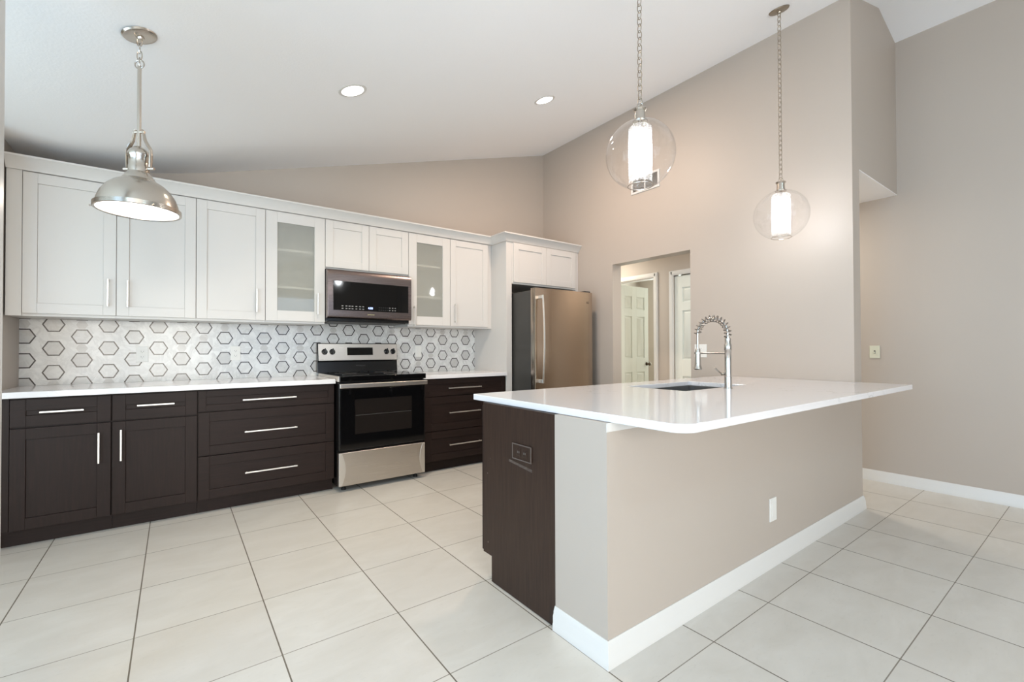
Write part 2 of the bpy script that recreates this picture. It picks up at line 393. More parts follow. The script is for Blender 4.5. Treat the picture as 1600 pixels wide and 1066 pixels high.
w = MB(); w.box(XR+.1, 7.0, 5.3, 5.4, 0, 2.5).box(XR+.1, 7.0, 3.1, 3.2, 0, 2.5)
struct('wall_bedroom', w, M['wall'])
w = MB(); w.box(7.0, 7.1, 3.1, 3.6, 0, 2.5).box(7.0, 7.1, 5.0, 5.4, 0, 2.5).box(7.0, 7.1, 3.6, 5.0, 0, .8).box(7.0, 7.1, 3.6, 5.0, 2.2, 2.5)
struct('wall_bedroom_side', w, M['wall'])
struct('ceiling_bedroom', MB().box(XR+.1, 7.1, 3.1, 5.4, 2.5, 2.56), M['ceiling'])
# living side walls with their windows
w = MB()
w.prism(under(XL, -1.7), YR-WT, YR, 'y'); w.prism(under(2.9, XR+.1), YR-WT, YR, 'y')
w.prism(under(-1.7, 2.9, 2.44), YR-WT, YR, 'y')
struct('wall_rear', w, M['wall'])
w = MB().box(XL-WT, XL, YR, -1.0, 0, 2.4655).box(XL-WT, XL, 3.0, 4.425, 0, 2.4655).box(XL-WT, XL, -1.0, 3.0, 0, .35).box(XL-WT, XL, -1.0, 3.0, 2.35, 2.4655)
struct('wall_side', w, M['wall'])
def window(n, axis, a0, a1, z0, z1, p, cols):
    e = empty('window_%d' % n, (a0, p, z0) if axis == 'x' else (p, a0, z0)); e['kind'] = 'structure'
    fr = MB(); t_ = .05
    def bx(mb, u0, u1, w0, w1, d0, d1):
        if axis == 'x': mb.box(u0, u1, p+d0, p+d1, w0, w1)
        else: mb.box(p+d0, p+d1, u0, u1, w0, w1)
    bx(fr, a0, a1, z0, z0+t_, -.04, .04); bx(fr, a0, a1, z1-t_, z1, -.04, .04)
    for k in range(cols+1):
        c = a0+(a1-a0)*k/cols; c = min(max(c, a0+t_/2), a1-t_/2); bx(fr, c-t_/2, c+t_/2, z0+t_, z1-t_, -.04, .04)
    build('window_frame', fr, M['trim'], e)
    for k in range(cols):
        c0, c1 = a0+(a1-a0)*k/cols+t_/2, a0+(a1-a0)*(k+1)/cols-t_/2; g = MB(); bx(g, c0, c1, z0+t_, z1-t_, -.004, .004); build('pane', g, M['pane'], e)
window(1, 'x', -1.7, 2.9, 0, 2.44, YR-.06, 3)
window(2, 'y', -1.0, 3.0, .35, 2.35, XL-.06, 4)

def baseboard(mb, p0, p1, nrm, h=.092):
    """moulded skirting from p0 to p1, standing out along nrm"""
    p0, p1, nrm = Vector(p0), Vector(p1), Vector(nrm)
    pr = [(0, 0), (.016, 0), (.016, h*.28), (.0135, h*.34), (.0135, h*.62), (.010, h*.72), (.010, h*.8), (.004, h*.95), (.003, h), (0, h)]
    n = len(pr); vs = [p0+nrm*a+Vector((0, 0, b)) for a, b in pr]+[p1+nrm*a+Vector((0, 0, b)) for a, b in pr]
    mb.add(vs, [tuple(range(n)), tuple(range(2*n-1, n-1, -1))]+[(i, (i+1) % n, n+(i+1) % n, n+i) for i in range(n)])
    return mb
struct('baseboard_far', baseboard(baseboard(baseboard(MB(), (XR, YR, 0), (XR, 2.38, 0), (-1, 0, 0)), (XR, 3.295, 0), (XR, 3.46, 0), (-1, 0, 0)), (XR, 4.2, 0), (XR, 5.3, 0), (-1, 0, 0)), M['trim'], smooth=True)
struct('baseboard_hall', baseboard(baseboard(MB(), (4.0, 1.13, 0), (4.0, YD0, 0), (1, 0, 0)), (4.0, YD1, 0), (4.0, 5.3, 0), (1, 0, 0)), M['trim'], smooth=True)
# half wall under the island
ZI0, ZI1 = .8865, .9165
XI = 1.276
struct('wall_half', MB().box(XI, 3.858, 1.118, 1.395, 0, ZI0-.001).box(XI, 3.998, 1.1157, 1.118, 0, .852), M['wall'])
struct('trim_2', MB().box(XI, 3.858, 1.1155, 1.1178, .8525, ZI0-.001), M['trim'])
BBP = [(0, .0005), (.016, .0005), (.016, .026), (.0135, .032), (.0135, .06), (.010, .069), (.010, .077), (.004, .092), (.003, .096), (0, .096)]
struct('baseboard_island', sweep([(XI-.0002, 1.396), (XI-.0002, 1.1155), (4.0005, 1.1155), (4.0005, 1.135)], BBP), M['trim'], smooth=True)

# hall doors
def six_panel(axis, a0, a1, z0, z1, p, th, mids):
    """slab with six raised panels. axis 'x': slab in the x direction at y=p ; mids: (x ranges)"""
    mb = MB()
    def bx(u0, u1, w0, w1, d0, d1):
        if axis == 'x': mb.box(u0, u1, p+d0, p+d1, w0, w1)
        else: mb.box(p+d0, p+d1, u0, u1, w0, w1)
    rows = [(z0+.20, z0+.81), (z0+1.01, z0+1.60), (z0+1.70, z0+1.88)]
    bx(a0, a1, z0, z1, .012, th-.012)
    us = [a0]+[q for m_ in mids for q in m_]+[a1]
    for k in range(0, len(us), 2):
        for d0, d1 in ((0, .012), (th-.012, th)): bx(us[k], us[k+1], z0, z1, d0, d1)
    for m0, m1 in mids:
        zs = [z0]+[q for r in rows for q in r]+[z1]
        for k in range(0, len(zs), 2):
            for d0, d1 in ((0, .012), (th-.012, th)): bx(m0, m1, zs[k], zs[k+1], d0, d1)
        for r0, r1 in rows:                      # raised fields with sloped edges
            for s0, s1 in ((.012, .003), (th-.012, th-.003)):
                b_, c_ = .018, .032
                if axis == 'x':
                    mk = lambda u, w_, d: (u, p+d, w_)
                else:
                    mk = lambda u, w_, d: (p+d, u, w_)
                o_ = [(m0+b_, r0+b_), (m1-b_, r0+b_), (m1-b_, r1-b_), (m0+b_, r1-b_)]; i_ = [(m0+c_, r0+c_), (m1-c_, r0+c_), (m1-c_, r1-c_), (m0+c_, r1-c_)]
                mb.add([mk(u, q, s0) for u, q in o_]+[mk(u, q, s1) for u, q in i_],
                       [(0, 1, 2, 3), (4, 5, 6, 7), (0, 1, 5, 4), (1, 2, 6, 5), (2, 3, 7, 6), (3, 0, 4, 7)])
    return mb
e = empty('door_1', (4.985, 4.09, 0)); e['kind'] = 'structure'
build('door_panel', six_panel('x', 4.975, 5.59, .01, 2.035, 4.09, .035, [(5.06, 5.22), (5.32, 5.50)]), M['door'], e, bevel=.0015)
kb = MB().lathe([(.026, 0), (.026, .006), (.012, .010), (.011, .03), (.022, .038), (.027, .05), (.022, .062), (.008, .066)], (5.545, 4.089, .93), 20, axis=(0, -1, 0))
build('door_knob', kb, M['knob'], e, smooth=True)
e = empty('door_2', (XR+.012, 2.45, 0)); e['kind'] = 'structure'
build('door_panel', six_panel('y', 2.445, 3.23, .01, 2.035, XR+.012, .035, [(2.54, 2.79), (2.88, 3.13)]), M['door'], e, bevel=.0015)
build('door_knob', MB().lathe([(.026, 0), (.026, .006), (.012, .010), (.011, .03), (.022, .038), (.027, .05), (.022, .062), (.008, .066)], (XR+.011, 2.50, .93), 20, axis=(-1, 0, 0)), M['knob'], e, smooth=True)
def casing(n, y0, y1, zt, wd=.057):
    mb = MB(); g = .012
    for a, b in ((y0-wd, y0), (y1, y1+wd)):
        mb.box(XR-.016, XR, a, b, 0, zt+wd)
        mb.box(XR-.020, XR-.016, a+.012, b-.012, 0, zt+wd-.012)
    mb.box(XR-.016, XR, y0, y1, zt, zt+wd); mb.box(XR-.020, XR-.016, y0-.03, y1+.03, zt+.012, zt+wd-.012)
    mb.box(XR, XR+.1, y0-.0, y0+.012, 0, zt) if n == 3 else None
    mb.box(XR, XR+.1, y1-.012, y1, 0, zt) if n == 3 else None
    mb.box(XR, XR+.1, y0, y1, zt-.012, zt) if n == 3 else None
    struct('trim_%d' % n, mb, M['trim'], bevel=.002)
casing(3, 3.515, 4.135, 2.06); casing(4, 2.44, 3.235, 2.045)

# ------------------------------------------------------------------ kitchen cabinets
YC, YDF = 3.78, 3.81                          # counter edge, lower door faces
YW = 4.4249
def shaker(x0, x1, z0, z1, y, th=.019, fw=.066, rec=.008, glass=False):
    mb = MB().box(x0, x0+fw, y, y+th, z0, z1).box(x1-fw, x1, y, y+th, z0, z1)
    mb.box(x0+fw, x1-fw, y, y+th, z0, z0+fw).box(x0+fw, x1-fw, y, y+th, z1-fw, z1)
    if not glass: mb.box(x0+fw, x1-fw, y+rec, y+th-.002, z0+fw, z1-fw)
    return mb
def pull(name_parent, p0, p1, y, vertical, th=.0105, out=.03):
    """flat bar pull on two posts in front of face y"""
    mb = MB(); h = th/2
    if vertical:
        x, z0, z1 = p0, *p1
        mb.box(x-h, x+h, y-out, y-out+.008, z0, z1)
        for q in (z0+.012, z1-.012): mb.box(x-h*.8, x+h*.8, y-out+.008, y-.0002, q-.006, q+.006)
    else:
        z, x0, x1 = p0, *p1
        mb.box(x0, x1, y-out, y-out+.008, z-h, z+h)
        for q in (x0+.012, x1-.012): mb.box(q-.006, q+.006, y-out+.008, y-.0002, z-h*.8, z+h*.8)
    return build('handle', mb, M['handle'], name_parent, bevel=.002)
def base_cabinet(x0, x1, label, drawers, doors=(), end=None):
    e = empty('base_cabinet', ((x0+x1)/2, 4.1, 0), label, 'cabinet')
    build('cabinet_body', MB().box(x0, x1, YDF+.0205, YW, .102, .8775), M['espresso_v'], e)
    build('toe_kick', MB().box(x0, x1, 3.878, 3.895, 0, .1015), M['espresso_h'], e)
    for a, b, z0, z1, hx0, hx1, hz in drawers:
        fw = .066 if z1-z0 > .16 else .045
        d = build('drawer', shaker(a, b, z0, z1, YDF, fw=fw), M['espresso_h'], e, bevel=.0015)
        pull(d, hz, (hx0, hx1), YDF, False)
    for a, b, z0, z1, hx, hz0, hz1 in doors:
        d = build('door', shaker(a, b, z0, z1, YDF), M['espresso_v'], e, bevel=.0015)
        pull(d, hx, (hz0, hz1), YDF, True)
    return e
base_cabinet(-.853, -.325, 'dark espresso base cabinet in the left corner under the window-side end of the counter'.replace(' under the window-side end of the counter', ', one drawer over one door'),
             [(-.773, -.3275, .706, .868, -.647, -.451, .790)], [(-.773, -.3275, .104, .697, -.383, .447, .640)])
base_cabinet(-.3235, .1305, 'dark espresso base cabinet with short drawer and door, beside the wide three-drawer cabinet',
             [(-.3205, .1275, .706, .868, -.197, .001, .795)], [(-.3205, .1275, .104, .697, -.276, .447, .647)])
base_cabinet(.132, 1.058, 'wide dark espresso three-drawer base cabinet left of the range',
             [(.135, 1.055, .722, .868, .402, .766, .790), (.135, 1.055, .412, .715, .415, .772, .556), (.135, 1.055, .104, .405, .418, .774, .257)])
base_cabinet(1.862, 2.7985, 'dark espresso three-drawer base cabinet right of the range, partly behind the island',
             [(1.866, 2.795, .712, .868, 2.11, 2.48, .783), (1.866, 2.795, .386, .705, 2.116, 2.472, .549), (1.866, 2.795, .104, .379, 2.116, 2.479, .244)])
# filler strip at the left end belongs to the corner cabinet
e = [o for o in bpy.data.objects if o.name.startswith('base_cabinet') and o.type == 'EMPTY' and o.location.x < -.5][0]
build('filler_strip', MB().box(-.853, -.776, YDF+.004, YDF+.02, .104, .8775), M['espresso_v'], e)

CT0, CT1 = .8785, .9145
build('countertop', MB().box(-.854, 1.060, YC, YW, CT0, CT1), M['quartz'], bevel=.003, label='long white quartz countertop left of the range', cat='countertop', origin=(.1, 4.1, CT0))
build('countertop', MB().box(1.834, 2.7985, YC, YW, CT0, CT1), M['quartz'], bevel=.003, label='short white quartz countertop between range and refrigerator panel', cat='countertop', origin=(2.3, 4.1, CT0))
build('backsplash', MB().box(-.8545, 2.7985, 4.416, 4.4248, CT1+.0005, 1.3735).box(1.05, 1.815, 4.416, 4.4248, 1.3735, 1.42), M['mosaic'], label='marble mosaic backsplash of dark-outlined hexagons behind the counter', cat='backsplash', origin=(1, 4.42, CT1))

# wall cabinets
YU = 4.055; UB0, UB1 = 1.375, 2.30
def wall_cabinet(x0, x1, z0, label, doors, glass=False):
    e = empty('wall_cabinet', ((x0+x1)/2, 4.25, z0), label, 'cabinet')
    if not glass:
        build('cabinet_body', MB().box(x0, x1, YU+.0205, 4.4155 if z0 < 1.4 else 4.424, z0, UB1), M['cab'], e)
    else:
        t_ = .018; y0, y1 = YU+.0205, 4.4155
        mb = MB().box(x0, x0+t_, y0, y1, z0, UB1).box(x1-t_, x1, y0, y1, z0, UB1).box(x0+t_, x1-t_, y1-.008, y1, z0, UB1)
        mb.box(x0+t_, x1-t_, y0, y1-.008, z0, z0+t_).box(x0+t_, x1-t_, y0, y1-.008, UB1-t_, UB1)
        build('cabinet_body', mb, M['cab'], e)
        for q in (1.665, 1.975): build('shelf', MB().box(x0+t_, x1-t_, y0+.02, y1-.008, q, q+.018), M['cab'], e)
    for a, b, zd0, zd1, hx, hz in doors:
        d = build('door', shaker(a, b, zd0, zd1, YU, fw=.085 if glass else .066, glass=glass), M['cab'], e, bevel=.0015)
        if glass: build('glass_pane', MB().box(a+.083, b-.083, YU+.008, YU+.012, zd0+.083, zd1-.083), M['frost'], d)
        if hx is not None: pull(d, hx, hz, YU, True, th=.010)
    return e
H = (1.452, 1.638)
c0 = wall_cabinet(-.8465, .1255, UB0, 'white double-door wall cabinet in the left corner behind the dome pendant',
             [(-.774, -.3265, 1.392, 2.284, -.367, H), (-.3235, .124, 1.392, 2.284, -.264, H)])
build('filler_strip', MB().box(-.8465, -.777, YU+.004, YU+.0205, UB0, UB1), M['cab'], c0)
wall_cabinet(.1265, .5855, UB0, 'single white solid-door wall cabinet left of the larger glass-door cabinet', [(.128, .584, 1.392, 2.284, .523, H)])
wall_cabinet(.5865, 1.0465, UB0, 'white wall cabinet with glass door, left of the microwave', [(.588, 1.045, 1.392, 2.284, .983, H)], True)
wall_cabinet(1.0475, 1.8185, 1.857, 'short white double-door wall cabinet above the microwave', [(1.049, 1.4315, 1.872, 2.284, None, None), (1.4345, 1.817, 1.872, 2.284, None, None)])
wall_cabinet(1.8195, 2.2765, UB0, 'white wall cabinet with glass door, right of the microwave', [(1.821, 2.275, 1.392, 2.284, 1.874, (1.38, 1.575))], True)
wall_cabinet(2.2775, 2.7985, UB0, 'white solid-door wall cabinet beside the tall refrigerator panel', [(2.279, 2.744, 1.392, 2.284, 2.329, (1.425, 1.62))])
# crown moulding, swept along the cabinet fronts
YT = 3.80                                     # face of the refrigerator surround
cp = [(0, 2.288), (.012, 2.288), (.016, 2.298), (.055, 2.352), (.064, 2.356), (.064, 2.368), (0, 2.368)]
build('crown_molding', sweep([(-.8465, YU), (2.80, YU), (2.80, YT), (3.858, YT)], cp), M['cab'], label='white crown molding stepping forward along the tops of the wall cabinets', cat='molding', origin=(1, 4.1, 2.29), smooth=True)

# refrigerator surround
e = empty('refrigerator_surround', (3.3, 4.1, 0), 'tall white cabinet surround with two small doors above the refrigerator', 'cabinet')
build('side_panel', MB().box(2.80, 2.872, YT, YW, 0, 2.287), M['cab'], e, bevel=.0015)
build('side_panel', MB().box(3.812, 3.858, YT, YW, 0, 2.287), M['cab'], e, bevel=.0015)
build('cabinet_body', MB().box(2.873, 3.811, YT, 4.42, 1.845, 2.287), M['cab'], e)
for a, b in ((2.888, 3.343), (3.346, 3.80)): build('door', shaker(a, b, 1.862, 2.278, YT-.0195), M['cab'], e, bevel=.0015)

# refrigerator
FX0, FX1, FY = 2.888, 3.712, 3.43
e = empty('refrigerator', (3.3, 3.9, 0), 'stainless steel refrigerator with dark grey sides in the white surround', 'refrigerator')
build('cabinet_shell', MB().box(FX0+.006, FX1-.004, FY+.085, 4.32, .02, 1.745), M['grey_dark'], e, bevel=.004)
def curved_front(x0, x1, z0, z1, y, th, bulge=.012, n=16, r=.012):
    pts = []
    for k in range(n+1):
        q = k/n; x = x0+(x1-x0)*q; s_ = 1-(2*q-1)**2; pts.append((x, y+bulge-bulge*s_))
    pts[0] = (x0, y+bulge+.006); pts.insert(1, (x0+.004, y+bulge-.001)); pts[-1] = (x1, y+bulge+.006); pts.insert(-1, (x1-.004, y+bulge-.001))
    return MB().prism(pts+[(x1, y+th), (x0, y+th)], z0, z1, 'z')
d = build('door', curved_front(FX0, FX1, .70, 1.766, FY, .075), M['steel_v'], e, smooth=True)
hp = [(FX0+.058, FY+.004, 1.685), (FX0+.058, FY-.045, 1.672)]

arc = [(FX0+.058, FY-.044-.022*math.sin(PI*k/16), .815+.875*k/16) for k in range(17)]
for q in (1.655, .815): build('handle_mount', MB().box(FX0+.045, FX0+.071, FY-.046, FY+.012, q, q+.035), M['handle'], d, bevel=.004)
build('handle', MB().tube(arc, .0135, 12, flat=.7), M['handle'], d, smooth=True)
text('logo', 'LG', (FX1-.075, FY+.006, 1.655), (1, .05, 0), (0, 0, 1), .032, M['darkmark'], d)
d = build('freezer_drawer', curved_front(FX0, FX1, .07, .692, FY, .075), M['steel_v'], e, smooth=True)
build('handle', MB().tube([(FX0+.06+.70*k/12, FY-.04-.012*math.sin(PI*k/12), .62) for k in range(13)], .0125, 12).box(FX0+.06, FX0+.09, FY-.04, FY+.01, .61, .63).box(FX1-.09, FX1-.06, FY-.04, FY+.01, .61, .63), M['handle'], d, smooth=True)
build('hinge_cover', MB().box(FX1-.10, FX1-.01, FY+.03, FY+.16, 1.7665, 1.785), M['grey_dark'], e, bevel=.004)
build('toe_grille', MB().box(FX0+.02, FX1-.02, FY+.06, FY+.0845, .0, .065), M['grey_dark'], e)

# range
RX0, RX1 = 1.068, 1.828
e = empty('kitchen_range', (1.448, 4.0, 0), 'freestanding stainless and black electric range between the base cabinets', 'stove')
build('body', MB().box(RX0, RX1, 3.775, 4.40, .045, .893), M['black'], e)
for x in (RX0+.06, RX1-.06): build('foot', MB().lathe([(.018, 0), (.018, .02), (.012, .022), (.012, .045)], (x, 3.80, 0), 16), M['rubber'], e, smooth=True)
dr = build('storage_drawer', MB().box(RX0+.0, RX1-.0, 3.722, 3.774, .048, .318), M['steel'], e, bevel=.006)
for sx in (0, 1):                             # bowed bright edges pressed in the drawer front
    x = RX0+.004 if sx == 0 else RX1-.004; s_ = 1 if sx == 0 else -1
    pts = [(x, .055)]+[(x+s_*(.022+.028*math.sin(PI*k/14)), .055+.256*k/14) for k in range(15)]+[(x, .311)]
    build('pressed_edge', MB().prism(pts, 3.7195, 3.7218, 'y'), M['handle'], dr, bevel=.001)
dd = build('oven_door', MB().box(RX0, RX1, 3.722, 3.774, .335, .884), M['black'], e, bevel=.005)
build('oven_window', MB().box(RX0+.012, RX1-.012, 3.7195, 3.7218, .352, .832), M['blackglass'], dd, bevel=.001)
iw = build('inner_window', MB().box(RX0+.13, RX1-.13, 3.7185, 3.7194, .46, .745), plain('dark_brown_oven_window', lin(30, 26, 24), .1), dd)
build('rack_line', MB().box(RX0+.135, RX1-.135, 3.7180, 3.7184, .612, .616), M['faintmark'], dd)
build('handle', MB().box(RX0-.006, RX1+.002, 3.672, 3.692, .843, .879).box(RX0+.01, RX0+.04, 3.692, 3.7218, .85, .872).box(RX1-.04, RX1-.01, 3.692, 3.7218, .85, .872), M['steel'], dd, bevel=.005)
build('vent_strip', MB().box(RX0+.01, RX1-.01, 3.73, 3.7745, .886, .8925), M['black'], e)
build('cooktop', MB().box(RX0+.003, RX1+.004, 3.71, 4.33, .8945, .9385), M['blackglass'], e, bevel=.004)
build('side_trim', MB().box(RX0-.006, RX0+.0025, 3.712, 4.34, .895, .9395), M['steel'], e, bevel=.002)
for cx_, cy_, r in ((1.26, 4.18, .09), (1.26, 3.90, .11), (1.63, 4.18, .09), (1.63, 3.90, .11)):
    ring = MB().tube([(cx_+r*math.cos(2*PI*k/40), cy_+r*math.sin(2*PI*k/40), .9388) for k in range(40)], .0012, 6, True)
    build('burner_ring', ring, M['faintmark'], e, smooth=True)
BG = 4.345
bgp = [(BG, .94), (BG+.062, .94), (BG+.062, 1.212), (BG+.026, 1.214), (BG+.018, 1.205), (BG-.004, 1.050), (BG+.008, 1.040)]
bg = build('backguard', MB().prism(bgp, RX0-.012, RX1-.002, 'x'), M['black'], e, bevel=.003)
cpn = build('control_panel', MB().prism([(BG-.0065, 1.052), (BG-.0045, 1.052), (BG+.0175, 1.206), (BG+.0155, 1.208)], RX0-.004, RX1-.006, 'x'), M['steel'], bg, bevel=.001)
def onpanel(z): return BG-.0065+(z-1.052)*(.022/.156)
nrm = Vector((0, -.156, .022)).normalized(); tilt_up = Vector((0, .022, .156)).normalized()
for x in (1.118, 1.187, 1.712, 1.779):
    k = build('knob', MB().lathe([(.027, 0), (.027, .004), (.021, .006), (.019, .022), (.015, .026)], (x, onpanel(1.133)-.0005, 1.133), 24, axis=nrm), M['black'], cpn, smooth=True)
    c_ = Vector((x, onpanel(1.133), 1.133))+nrm*.026; q = MB()
    for s0 in (1,):
        R3 = Vector((1, 0, 0)); vs = []
        for dn in (0, .008):
            for a_, b_ in ((-.006, -.024), (.006, -.024), (.006, .022), (0, .032), (-.006, .022)): vs.append(c_+nrm*dn+R3*a_+tilt_up*b_)
        q.add(vs, [(0, 1, 2, 3, 4), (9, 8, 7, 6, 5)]+[(i, (i+1) % 5, 5+(i+1) % 5, 5+i) for i in range(5)])
    build('knob_grip', q, M['black'], k, bevel=.001)
za, zb = 1.100, 1.173
build('display', MB().add([(1.325, onpanel(za)-.0004, za), (1.573, onpanel(za)-.0004, za), (1.573, onpanel(zb)-.0004, zb), (1.325, onpanel(zb)-.0004, zb),
      (1.325, onpanel(za)-.0025, za), (1.573, onpanel(za)-.0025, za), (1.573, onpanel(zb)-.0025, zb), (1.325, onpanel(zb)-.0025, zb)],
      [(0, 1, 2, 3), (4, 5, 6, 7), (0, 1, 5, 4), (1, 2, 6, 5), (2, 3, 7, 6), (3, 0, 4, 7)]), M['blackglass'], cpn)
text('logo', 'Whirlpool', (1.45, BG-.001, 1.0), (1, 0, 0), (0, .0, 1), .022, M['faintmark'], bg)

# microwave
MX0, MX1, MY = 1.050, 1.8155, 3.985
e = empty('microwave', (1.43, 4.2, 1.40), 'dark stainless over-the-range microwave between the wall cabinets', 'microwave')
build('body', MB().box(MX0, MX1, MY+.055, 4.4155, 1.402, 1.855), M['black'], e, bevel=.003)
mp = [(MY+.054, 1.428), (MY+.012, 1.428), (MY+.002, 1.436), (MY-.002, 1.46), (MY, 1.80), (MY+.006, 1.835), (MY+.016, 1.846), (MY+.054, 1.846)]
dr = build('door', MB().prism(mp, MX0-.002, MX1+.002, 'x'), M['blacksteel'], e, bevel=.004)
build('door_window', MB().box(MX0+.045, MX1-.032, MY-.0045, MY-.0018, 1.496, 1.748), M['blackglass'], dr, bevel=.001)
zz = 1.530
for r, z in enumerate((1.534, 1.512)):
    for x in (1.172, 1.206, 1.232, 1.258, 1.292, 1.325, 1.352): build('button_print', MB().box(x-.008, x+.008, MY-.0050, MY-.0047, z-.0035, z+.0035), M['mark'], dr)
    for x in (1.60, 1.627, 1.652): build('button_print', MB().box(x-.006, x+.006, MY-.0050, MY-.0047, z-.0035, z+.0035), M['mark'], dr)
    for x in (1.50, 1.52, 1.54, 1.56, 1.58): build('number_print', MB().box(x-.005, x+.005, MY-.0050, MY-.0047, z-.0018, z+.0018), M['faintmark'], dr)
text('clock_digits', '4:08', (1.418, MY-.0052, 1.523), (1, 0, 0), (0, 0, 1), .026, M['clock'], dr)
text('logo', 'SAMSUNG', (1.425, MY-.0026, 1.466), (1, 0, 0), (0, 0, 1), .014, M['goldmark'], dr)
build('vent_louver', MB().box(MX0+.03, MX1-.03, MY+.07, MY+.10, 1.392, 1.4015), M['grey_dark'], e)
build('intake_panel', MB().box(MX0+.04, MX1-.04, MY+.13, 4.36, 1.394, 1.4015), M['grey_dark'], e)

# ------------------------------------------------------------------ outlets and switches
def plate(name, c, R, U, N, w_, h_, label, cat, kind='outlet', mat='plate', th=.006):
    c, R, U, N = Vector(c), Vector(R), Vector(U), Vector(N)
    e = empty(name, c, label, cat)
    def bx(mb, a0, a1, b0, b1, d0, d1):
        vs = [c+R*a+U*b+N*d for d in (d0, d1) for a, b in ((a0, b0), (a1, b0), (a1, b1), (a0, b1))]
        return mb.add(vs, [(0, 3, 2, 1), (4, 5, 6, 7), (0, 1, 5, 4), (1, 2, 6, 5), (2, 3, 7, 6), (3, 0, 4, 7)])
    build('cover_plate', bx(MB(), -w_/2, w_/2, -h_/2, h_/2, .0003, th), M[mat], e, bevel=.0015)
    if kind == 'outlet':
        for s_ in (-1, 1):
            f = build('socket', bx(MB(), -.017, .017, s_*.02-.0135, s_*.02+.0135, th+.0002, th+.002), M[mat], e, bevel=.001)
            sl = MB(); bx(sl, -.008, -.006, s_*.02-.003, s_*.02+.006, th+.0021, th+.0024); bx(sl, .006, .008, s_*.02-.003, s_*.02+.005, th+.0021, th+.0024); bx(sl, -.002, .002, s_*.02-.010, s_*.02-.006, th+.0021, th+.0024)
            build('socket_slots', sl, M['slot'] if mat != 'dark' else M['black'], f)
    elif kind == 'blank':
        build('rocker', bx(MB(), -.017, .017, -.033, .033, th+.0002, th+.0025), M[mat], e, bevel=.001)
    elif kind == 'toggle':
        tg = MB(); bx(tg, -.006, .006, -.013, .013, th+.0002, th+.001); build('toggle_slot', tg, M['slot'], e)
        tg = MB(); bx(tg, -.0045, .0045, -.011, .003, th+.001, th+.010); build('toggle', tg, M[mat], e, bevel=.001)
    return e
M['dark'] = M['espresso_h']
YS = 4.4158
X_, Z_ = (1, 0, 0), (0, 0, 1)
plate('wall_outlet', (-.200, YS, 1.124), X_, Z_, (0, -1, 0), .072, .118, 'white outlet plate on the backsplash below the double-door corner cabinet, nearest the left wall', 'outlet')
plate('wall_outlet', (.414, YS, 1.127), X_, Z_, (0, -1, 0), .072, .118, 'white outlet plate on the backsplash above the wide three-drawer cabinet', 'outlet')
plate('wall_switch', (2.088, YS, 1.132), X_, Z_, (0, -1, 0), .072, .118, 'white plate on the backsplash right of the range', 'switch', 'blank')
plate('wall_outlet', (3.8598, 2.262, 1.134), (0, -1, 0), Z_, (-1, 0, 0), .115, .118, 'white wall plate on the taupe wall behind the faucet', 'outlet', 'outlet')
plate('wall_outlet', (2.585, 1.1158, .297), X_, Z_, (0, -1, 0), .075, .122, 'white outlet plate low on the island half wall', 'outlet', 'blank')
plate('wall_switch', (4.9298, 1.278, 1.120), (0, -1, 0), Z_, (-1, 0, 0), .072, .108, 'ivory toggle switch on the grey-beige far right wall', 'switch', 'toggle', 'ivory')
# supply air grille
e = empty('vent_grille', (3.86, 2.85, 2.85), 'white two-section air vent grille high on the wall behind the near globe pendant', 'vent')
fr = MB(); y0, y1, z0, z1 = 2.678, 3.018, 2.757, 2.93
for a, b, c, d in ((y0, y1, z0, z0+.022), (y0, y1, z1-.022, z1), (y0, y0+.022, z0+.022, z1-.022), (y1-.022, y1, z0+.022, z1-.022), (2.842, 2.856, z0+.022, z1-.022)): fr.box(3.848, 3.8598, a, b, c, d)
build('frame', fr, M['trim'], e, bevel=.002)
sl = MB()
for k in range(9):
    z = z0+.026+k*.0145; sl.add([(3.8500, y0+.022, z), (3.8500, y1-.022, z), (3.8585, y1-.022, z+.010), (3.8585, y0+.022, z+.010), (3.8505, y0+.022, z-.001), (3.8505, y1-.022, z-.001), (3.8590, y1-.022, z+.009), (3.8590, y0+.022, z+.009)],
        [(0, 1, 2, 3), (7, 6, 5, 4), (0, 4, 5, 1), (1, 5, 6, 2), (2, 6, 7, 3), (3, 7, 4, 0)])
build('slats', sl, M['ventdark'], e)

# ------------------------------------------------------------------ island
e = empty('island_cabinet', (2.5, 1.7, 0), 'dark espresso island cabinet with scuffed end panel', 'cabinet')
pp = [(1.3965, .004), (1.862, .004), (1.862, .128), (1.935, .128), (1.935, .8855), (1.3965, .8855)]
build('end_panel', MB().prism(pp, XI+.001, XI+.019, 'x'), M['panel'], e, bevel=.001)
build('cabinet_body', MB().box(XI+.0195, 3.855, 1.397, 1.934, .13, .72).box(XI+.0195, 2.25, 1.397, 1.934, .72, .8855).box(3.10, 3.855, 1.397, 1.934, .72, .8855).box(XI+.0195, 3.855, 1.90, 1.934, .72, .8855), M['espresso_v'], e)
build('toe_kick', MB().box(XI+.0195, 3.855, 1.845, 1.861, 0, .129), M['espresso_h'], e)
xs = [1.282, 1.74, 2.255, 2.68, 3.095, 3.853]
for a, b in zip(xs[:-1], xs[1:]):
    mb = MB(); fw = .066; yb0, yb1 = 1.9355, 1.955; a += .0015; b -= .0015
    mb.box(a, a+fw, yb0, yb1, .132, .868).box(b-fw, b, yb0, yb1, .132, .868).box(a+fw, b-fw, yb0, yb1, .132, .198).box(a+fw, b-fw, yb0, yb1, .802, .868).box(a+fw, b-fw, yb0+.002, yb1-.008, .198, .802)
    d = build('door', mb, M['espresso_v'], e, bevel=.0015)
    build('handle', MB().box(b-.045, b-.035, 1.9765, 1.985, .62, .80).box(b-.044, b-.036, 1.9552, 1.977, .632, .642).box(b-.044, b-.036, 1.9552, 1.977, .778, .788), M['handle'], d, bevel=.002)
